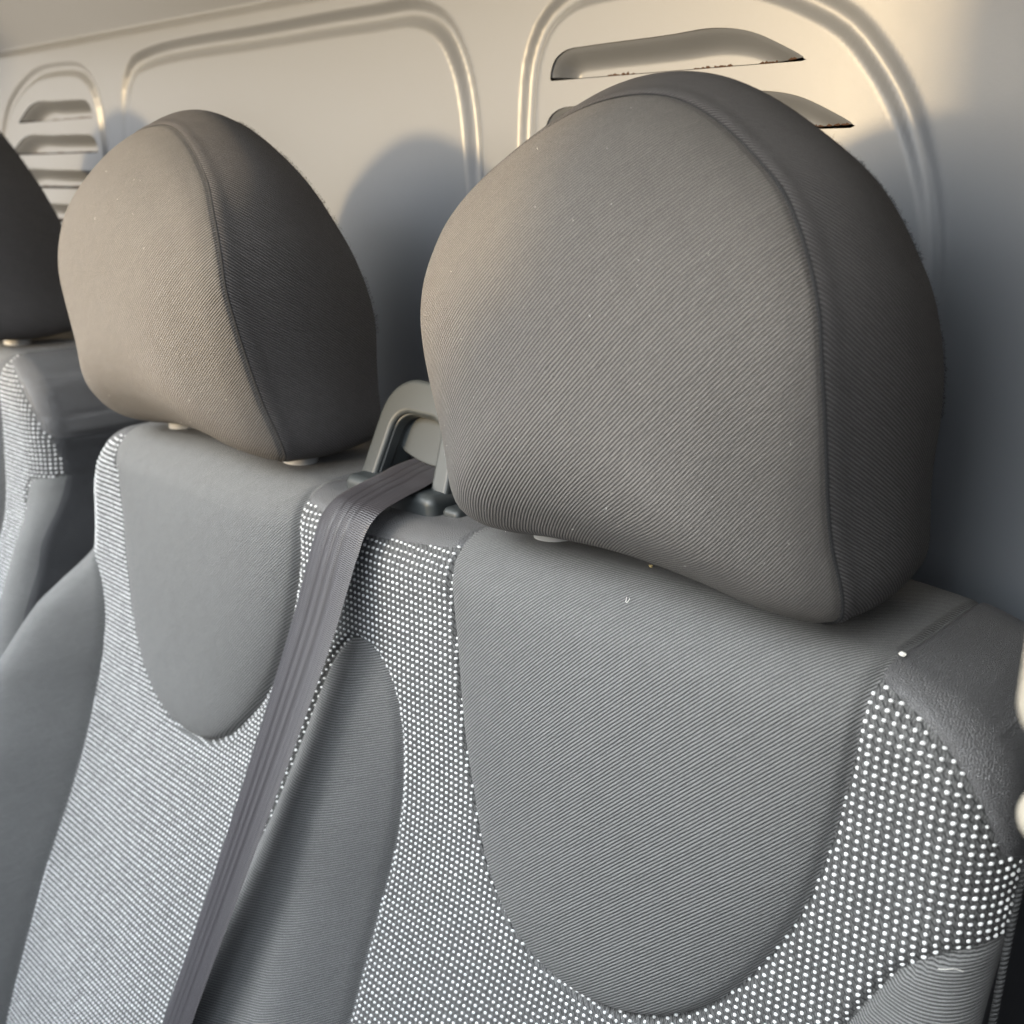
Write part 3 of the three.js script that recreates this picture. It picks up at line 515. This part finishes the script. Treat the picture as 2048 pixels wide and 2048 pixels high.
{ // belt guide: a tilted plastic arch over a slot, on a base with a rounded lip
  const b = group('belt_guide', bench, 'grey plastic belt guide between the headrests'); b.position.set(-0.228, -0.011, -0.002);
  const shape = (w, h, r, t = 0) => { const s = new THREE.Shape(); s.moveTo(-w, 0); s.lineTo(-w + t, h - r); s.quadraticCurveTo(-w + t + r * 0.12, h - r * 0.12, -w + t + r, h); s.lineTo(w - t - r, h); s.quadraticCurveTo(w - t - r * 0.12, h - r * 0.12, w - t, h - r); s.lineTo(w, 0); s.closePath(); return s; };
  const outer = shape(0.043, 0.082, 0.026, 0.006), inner = shape(0.033, 0.064, 0.016, 0.005); outer.holes.push(new THREE.Path(inner.getPoints(10).reverse()));
  const arch = new THREE.ExtrudeGeometry(outer, { depth: 0.022, bevelEnabled: true, bevelSize: 0.003, bevelThickness: 0.003, bevelSegments: 4, curveSegments: 14 }).translate(0, 0, -0.026);
  const t1 = add('arch', arch, M.bezel, b); t1.rotation.x = -0.38;
  const rimS = shape(0.0345, 0.0665, 0.017, 0.005), rimI = shape(0.0305, 0.0615, 0.015, 0.005); rimS.holes.push(new THREE.Path(rimI.getPoints(10).reverse()));
  const t2 = add('inner_rim', new THREE.ExtrudeGeometry(rimS, { depth: 0.006, bevelEnabled: true, bevelSize: 0.0012, bevelThickness: 0.0012, bevelSegments: 3, curveSegments: 14 }).translate(0, 0, -0.012), M.bezel, b); t2.rotation.x = -0.38;
  // hood plate set back inside the arch, with a wavy lower edge over the belt slot
  const hs = new THREE.Shape(); hs.moveTo(-0.031, 0.039); hs.quadraticCurveTo(-0.027, 0.0395, -0.022, 0.036); hs.quadraticCurveTo(0, 0.029, 0.02, 0.031); hs.lineTo(0.031, 0.032); hs.lineTo(0.028, 0.05); hs.quadraticCurveTo(0.026, 0.0625, 0.016, 0.063); hs.lineTo(-0.016, 0.063); hs.quadraticCurveTo(-0.026, 0.0625, -0.028, 0.05); hs.closePath();
  const t3 = add('hood_plate', new THREE.ExtrudeGeometry(hs, { depth: 0.004, bevelEnabled: true, bevelSize: 0.001, bevelThickness: 0.0015, bevelSegments: 3 }).translate(0, 0, -0.022), M.bezel, b); t3.rotation.x = -0.38;
  add('rear_box', new RoundedBoxGeometry(0.08, 0.06, 0.03, 4, 0.008).translate(0, 0.026, -0.055), M.black, b);
  add('slot', new THREE.BoxGeometry(0.068, 0.05, 0.004).translate(0, 0.022, -0.040), M.black, b);
  const lip = new RoundedBoxGeometry(0.092, 0.021, 0.030, 5, 0.0065).translate(0.001, 0.0025, -0.006); add('lip', lip, M.bezel, b);
  add('lip_end', new RoundedBoxGeometry(0.016, 0.014, 0.026, 4, 0.004).translate(0.055, -0.001, -0.012), M.bezel, b);
}

// ------------------------------------------------------------------ the seat belt
{
  const w = 0.0235, pts = [[-0.224, 0.009, -0.040], [-0.2235, 0.0085, -0.028], [-0.2225, 0.007, -0.014], [-0.222, 0.0045, -0.003], [-0.2205, 0.0025, 0.012], [-0.2195, 0.000, 0.026], [-0.2190, -0.004, 0.0385], [-0.2200, -0.0125, 0.0475], [-0.2230, -0.030, 0.0540], [-0.2315, -0.08, 0.0675], [-0.2455, -0.15, 0.0885], [-0.2665, -0.25, 0.120], [-0.299, -0.40, 0.168], [-0.334, -0.56, 0.218]].map((p) => new THREE.Vector3(...p));
  const c = new THREE.CatmullRomCurve3(pts, false, 'centripetal'), N = 240, K = 24, p = [], u = [], t = [];
  const rows = []; let len = 0, prev = null;
  for (let i = 0; i <= N; i++) { const q = c.getPointAt(i / N), tan = c.getTangentAt(i / N); if (prev) len += q.distanceTo(prev); prev = q; rows.push([q, tan, len]); }
  for (const top of [1, 0]) for (const [q, tan, l] of rows) {
    const tw = 0.30 * sstep(0.06, 0.45, l), sx = new THREE.Vector3(Math.cos(tw), 0, Math.sin(tw)); sx.addScaledVector(tan, -sx.dot(tan)).normalize(); const nn = new THREE.Vector3().crossVectors(sx, tan).normalize().negate(); if (nn.z + nn.y < 0) nn.negate();
    for (let k = 0; k <= K; k++) { const a = (k / K * 2 - 1), e = 1 - Math.pow(Math.abs(a), 14), bow = 0.0009 * (1 - a * a); p.push(...q.clone().addScaledVector(sx, a * w).addScaledVector(nn, bow + (top ? 0.0006 : -0.0006) * e).toArray()); u.push(k / K, l / 0.047); }
  }
  const row = K + 1, off = (N + 1) * row; for (let i = 0; i < N; i++) for (let k = 0; k < K; k++) { const a = i * row + k; t.push(a, a + row, a + row + 1, a, a + row + 1, a + 1, off + a, off + a + row + 1, off + a + row, off + a, off + a + 1, off + a + row + 1); }
  const g = geo(p, u, t);
  const o = add('seat_belt', g, M.belt); o.userData = { label: 'dark ribbed seat belt webbing running down from the guide between the headrests', category: 'seat belt' };
}

// ------------------------------------------------------------------ the driver's seat
{
  const cx = -0.913, dy = 0.037, sh = (a) => a.map(([x, y]) => [x + cx, y + dy]);
  const d = group('driver_seat'); d.userData = { label: 'separate driver seat at the left edge of the picture with a twill headrest whose side is painted darker as shade', category: 'seat' };
  const U = sh(Uright.slice(0, -2).map(([x, y]) => [x * 0.98, y])).concat([[cx + 0.134, 0.3], [cx - 0.132, 0.3]]);
  const leaf = sh(smoothCurve([[0.150, -0.72], [0.150, -0.4], [0.148, -0.28], [0.147, -0.23], [0.150, -0.19], [0.158, -0.155], [0.168, -0.132], [0.180, -0.122], [0.23, -0.117]], 70)).concat([[cx + 0.5, dy - 0.117], [cx + 0.5, dy - 0.72]]);
  const vR = [[cx + 0.1325, 0.3], ...sh(vinR), [cx + 0.25, dy - 0.082], [cx + 0.25, 0.3]], sR = sh([[0.193, -0.06], [0.1995, -0.082], [0.2015, -0.1], [0.2065, -0.14], [0.2165, -0.2], [0.2235, -0.3], [0.2235, -0.75], [0.4, -0.75], [0.4, -0.06]]);
  seatBack(d, {
    nu: 190, nv: 260, zback: -0.095, dy,
    left: sh([[-0.21, -0.66], [-0.21, -0.3], [-0.206, -0.1], [-0.202, -0.07], [-0.195, -0.045], [-0.1835, -0.0255]]),
    top: sh([[-0.1835, -0.0255], [-0.17, -0.016], [-0.134, -0.006], [-0.08, -0.002], [0, 0.0005], [0.08, -0.002], [0.134, -0.006], [0.156, -0.0105], [0.172, -0.017], [0.1835, -0.0255]]),
    right: sh([[0.225, -0.66], [0.225, -0.3], [0.218, -0.2], [0.208, -0.14], [0.203, -0.1], [0.202, -0.07], [0.196, -0.046], [0.191, -0.035], [0.1835, -0.0255]]),
    regions: [
      { name: 'centre_panel', poly: U, mat: M.twill, kind: 'centre', ang: TWANG, tile: TWTILE },
      { name: 'vinyl_shoulder', poly: vR, mat: M.vinyl, kind: 'vinyl', tile: 0.040 },
      { name: 'side_trim', poly: sR, mat: M.vinylDark, kind: 'vinyl', tile: 0.040 },
      { name: 'side_bolster', poly: leaf, mat: M.twill, kind: 'bolster', amp: (y) => 0.6 * ampL(y), wid: 0.06, ang: 0.3, tile: TWTILE },
    ],
  });
  collars(d, cx, dy + 0.0005, 0);
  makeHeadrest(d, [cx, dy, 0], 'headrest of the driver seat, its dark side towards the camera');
}

// ------------------------------------------------------------------ the person taking the picture: unseen, placed and posed to shade the bulkhead
function sdfMesh(sdf, lo, hi, cell) {                  // surface nets
  const N = [0, 1, 2].map((k) => Math.ceil((hi[k] - lo[k]) / cell) + 1), id = (i, j, k) => (k * N[1] + j) * N[0] + i, v = new Float32Array(N[0] * N[1] * N[2]);
  for (let k = 0; k < N[2]; k++) for (let j = 0; j < N[1]; j++) for (let i = 0; i < N[0]; i++) v[id(i, j, k)] = sdf(lo[0] + i * cell, lo[1] + j * cell, lo[2] + k * cell);
  const pos = [], uv = [], idx = [], vid = new Int32Array(v.length).fill(-1);
  for (let k = 0; k < N[2] - 1; k++) for (let j = 0; j < N[1] - 1; j++) for (let i = 0; i < N[0] - 1; i++) {
    let cx = 0, cy = 0, cz = 0, n = 0; const c = [];
    for (let q = 0; q < 8; q++) c.push(v[id(i + (q & 1), j + (q >> 1 & 1), k + (q >> 2))]);
    for (const [a, b] of [[0, 1], [2, 3], [4, 5], [6, 7], [0, 2], [1, 3], [4, 6], [5, 7], [0, 4], [1, 5], [2, 6], [3, 7]]) if ((c[a] < 0) !== (c[b] < 0)) { const t = c[a] / (c[a] - c[b]); cx += lerp(a & 1, b & 1, t); cy += lerp(a >> 1 & 1, b >> 1 & 1, t); cz += lerp(a >> 2, b >> 2, t); n++; }
    if (n) { vid[id(i, j, k)] = pos.length / 3; pos.push(lo[0] + (i + cx / n) * cell, lo[1] + (j + cy / n) * cell, lo[2] + (k + cz / n) * cell); uv.push(pos[pos.length - 3], pos[pos.length - 2]); }
  }
  const quad = (a, b, c, d, f) => f ? idx.push(a, b, c, a, c, d) : idx.push(a, c, b, a, d, c);
  for (let k = 1; k < N[2] - 1; k++) for (let j = 1; j < N[1] - 1; j++) for (let i = 1; i < N[0] - 1; i++) {
    const s = v[id(i, j, k)] < 0;
    if (s !== v[id(i + 1, j, k)] < 0) quad(vid[id(i, j - 1, k - 1)], vid[id(i, j, k - 1)], vid[id(i, j, k)], vid[id(i, j - 1, k)], s);
    if (s !== v[id(i, j + 1, k)] < 0) quad(vid[id(i - 1, j, k - 1)], vid[id(i - 1, j, k)], vid[id(i, j, k)], vid[id(i, j, k - 1)], s);
    if (s !== v[id(i, j, k + 1)] < 0) quad(vid[id(i - 1, j - 1, k)], vid[id(i, j - 1, k)], vid[id(i, j, k)], vid[id(i - 1, j, k)], s);
  }
  return geo(pos, uv, idx);
}
const bonesSdf = (bones, kk) => (x, y, z) => {
  let d = 1e9;
  for (const [a, b, ra, rb] of bones) { const ex = b[0] - a[0], ey = b[1] - a[1], ez = b[2] - a[2], wx = x - a[0], wy = y - a[1], wz = z - a[2], t = clamp((wx * ex + wy * ey + wz * ez) / (ex * ex + ey * ey + ez * ez + 1e-12), 0, 1), e = Math.hypot(wx - ex * t, wy - ey * t, wz - ez * t) - lerp(ra, rb, t); const h = clamp(0.5 + 0.5 * (d - e) / kk, 0, 1); d = d > 1e8 ? e : lerp(d, e, h) - kk * h * (1 - h); }
  return d;
};
{
  const person = group('person'); person.position.set(-0.005, 0.05, -0.12); person.userData = { label: 'unseen person in a dark jacket with a phone, posed to shade the right of the bulkhead', category: 'person' };
  const nk = [-0.125, 0.10, 0.90], hd = [-0.135, 0.245, 0.86];
  const head = [[nk, [-0.13, 0.17, 0.88], 0.056, 0.055], [[-0.135, 0.20, 0.83], [-0.135, 0.275, 0.86], 0.066, 0.085], [[-0.135, 0.225, 0.762], [-0.135, 0.19, 0.785], 0.012, 0.03], [[-0.135, 0.236, 0.748], [-0.135, 0.262, 0.775], 0.012, 0.008], [[-0.21, 0.245, 0.87], [-0.21, 0.22, 0.865], 0.014, 0.01], [[-0.06, 0.245, 0.87], [-0.06, 0.22, 0.865], 0.014, 0.01]];
  // right hand closed round the phone's lower half, thumb across its back edge
  const rw = [0.402, 0.06, 0.545], rp = [0.388, 0.125, 0.515];
  const hand = [[rw, rp, 0.026, 0.024], [[0.402, 0.105, 0.523], [0.372, 0.125, 0.515], 0.02, 0.018]];
  for (let k = 0; k < 4; k++) { const y = 0.105 + k * 0.021, b = [0.392, y + 0.012, 0.505], m = [0.372 - 0.004 * (k % 2), y + 0.016, 0.472 + 0.003 * k], e = [0.345 + 0.003 * k, y + 0.014, 0.468]; hand.push([rp, b, 0.014, 0.0095], [b, m, 0.0095, 0.0088], [m, e, 0.0088, 0.0075]); }
  hand.push([[0.395, 0.10, 0.53], [0.365, 0.135, 0.525], 0.014, 0.011], [[0.365, 0.135, 0.525], [0.342, 0.17, 0.508], 0.011, 0.009]);
  const lw = [-0.40, -0.36, 0.66], lp = [-0.40, -0.42, 0.62], lhand = [[lw, lp, 0.026, 0.024]];
  for (let k = 0; k < 4; k++) { const o = (k - 1.5) * 0.02, L = [0.85, 1, 0.95, 0.75][k]; lhand.push([lp, [-0.40 + o, -0.46, 0.60], 0.013, 0.0095], [[-0.40 + o, -0.46, 0.60], [-0.40 + o, -0.46 - 0.03 * L, 0.585], 0.0095, 0.0088], [[-0.40 + o, -0.46 - 0.03 * L, 0.585], [-0.40 + o, -0.46 - 0.05 * L, 0.592], 0.0088, 0.0075]); }
  lhand.push([[-0.385, -0.39, 0.635], [-0.355, -0.425, 0.605], 0.014, 0.010], [[-0.355, -0.425, 0.605], [-0.35, -0.455, 0.59], 0.010, 0.008]);
  const skin = P({ color: new THREE.Color().setRGB(0.35, 0.20, 0.14), roughness: 0.6 }), cloth = P({ color: new THREE.Color().setRGB(0.03, 0.032, 0.04), roughness: 0.95 }), hairM = P({ color: new THREE.Color().setRGB(0.02, 0.015, 0.01), roughness: 0.8 });
  add('head', sdfMesh(bonesSdf(head, 0.02), [-0.26, 0.03, 0.70], [0.0, 0.40, 1.02], 0.006), skin, person);
  add('hand', sdfMesh(bonesSdf(hand, 0.006), [0.30, 0.02, 0.44], [0.46, 0.22, 0.60], 0.0035), skin, person).position.set(0.005, -0.05, 0.12); add('hand', sdfMesh(bonesSdf(lhand, 0.006), [-0.46, -0.55, 0.56], [-0.32, -0.31, 0.70], 0.0035), skin, person);
  const jb = [[[-0.11, -0.55, 0.98], [-0.12, -0.06, 0.92], 0.13, 0.125], [[-0.27, 0.02, 0.91], [0.03, 0.02, 0.91], 0.075, 0.075], [[-0.12, 0.04, 0.91], [-0.124, 0.115, 0.905], 0.07, 0.062], [[-0.29, 0.02, 0.91], [-0.40, -0.2, 0.84], 0.062, 0.05], [[-0.40, -0.2, 0.84], [-0.40, -0.35, 0.67], 0.05, 0.036], [[0.05, 0.02, 0.91], [0.31, -0.08, 0.80], 0.062, 0.05], [[0.31, -0.10, 0.80], [0.407, 0.002, 0.675], 0.05, 0.035], [[-0.215, 0.075, 0.925], [-0.04, 0.075, 0.925], 0.075, 0.075], [[-0.2, 0.12, 0.90], [-0.06, 0.12, 0.90], 0.05, 0.05], [[-0.2, -0.58, 0.96], [-0.26, -0.50, 0.66], 0.09, 0.07], [[-0.02, -0.58, 0.96], [0.06, -0.50, 0.66], 0.09, 0.07], [[-0.26, -0.50, 0.66], [-0.26, -0.80, 0.78], 0.065, 0.05], [[0.06, -0.50, 0.66], [0.06, -0.80, 0.78], 0.065, 0.05]];
  add('clothes', sdfMesh(bonesSdf(jb, 0.035), [-0.52, -0.83, 0.50], [0.48, 0.24, 1.16], 0.013), cloth, person);
  const hs = bonesSdf([[[-0.135, 0.25, 0.885], [-0.135, 0.29, 0.872], 0.09, 0.088]], 0.01);
  add('hair', sdfMesh((x, y, z) => Math.max(hs(x, y, z), 0.262 - y - (z - 0.80) * 1.1), [-0.25, 0.12, 0.72], [-0.02, 0.42, 1.0], 0.007), hairM, person);
  // the phone, square behind the lens
  const F = new THREE.Vector3(); camera.getWorldDirection(F);
  const ph = group('phone'); ph.userData = { label: 'black phone held in the right hand', category: 'phone' };
  ph.position.copy(camera.position); ph.quaternion.copy(camera.quaternion);
  add('case', new RoundedBoxGeometry(0.074, 0.150, 0.009, 4, 0.004).translate(0.024, -0.058, 0.0085), P({ color: new THREE.Color().setRGB(0.01, 0.01, 0.011), roughness: 0.35 }), ph);
}

// ------------------------------------------------------------------ lint and crumbs on the cloth
function crumb(name, [x, y, z], s, label) {
  const g = new THREE.IcosahedronGeometry(s, 1), p = g.attributes.position; for (let i = 0; i < p.count; i++) { const k = 0.75 + 0.5 * hash(Math.round(p.getX(i) * 1e6), Math.round(p.getY(i) * 1e6 + p.getZ(i) * 7e5)); p.setXYZ(i, p.getX(i) * k * 1.5, p.getY(i) * k, p.getZ(i) * k * 0.8); } g.computeVertexNormals();
  const o = add(name, g, M.lint); o.position.set(x, y, z); o.userData = { label, category: 'lint' }; return o;
}

crumb('lint_speck', [0.1354, -0.0045, 0.0093], 0.0011, 'white speck of fluff in the seam beside the right vinyl corner');
crumb('crumb', [-0.0056, 0.0012, 0.0076], 0.0009, 'tiny tan crumb on the twill just under the nearest headrest').material = P({ color: new THREE.Color().setRGB(0.42, 0.33, 0.16), roughness: 0.9 });
function fibre(pts, r, label) {
  const o = add('fibre', new THREE.TubeGeometry(new THREE.CatmullRomCurve3(pts.map((p) => new THREE.Vector3(...p))), 20, r, 5), M.lint); o.userData = { label, category: 'lint' };
}
fibre([[0.0012, -0.0062, 0.0370], [0.0018, -0.0085, 0.0382], [0.0030, -0.0080, 0.0384], [0.0036, -0.0062, 0.0374]], 0.00016, 'short curled white fibre on the nearest centre panel below the headrest');
fibre([[0.0520, 0.0006, 0.0110], [0.0538, 0.0014, 0.0098], [0.0546, 0.0010, 0.0075], [0.0562, 0.0012, 0.0085], [0.0556, 0.0009, 0.0118]], 0.00017, 'white tuft of fluff under the right part of the nearest headrest');
fibre([[0.1815, -0.1262, 0.0450], [0.1850, -0.1240, 0.0456], [0.1885, -0.1222, 0.0450], [0.1915, -0.1226, 0.0436]], 0.00016, 'pale hair lying on the dotted cloth above the right bolster');
{ // beige trim on the door pillar, its two rounded ends just in the picture
  const t = group('pillar_trim'); t.userData = { label: 'beige plastic pillar trim with rounded ends at the right edge of the picture', category: 'trim' };
  add('trim_end', new RoundedBoxGeometry(0.070, 0.085, 0.030, 6, 0.013).translate(0.2678, 0.101, 0.170), M.beige, t);
  add('trim_end', new RoundedBoxGeometry(0.070, 0.018, 0.022, 6, 0.0088).translate(0.2665, 0.027, 0.150), M.beige, t);
}

renderer.render(scene, camera);
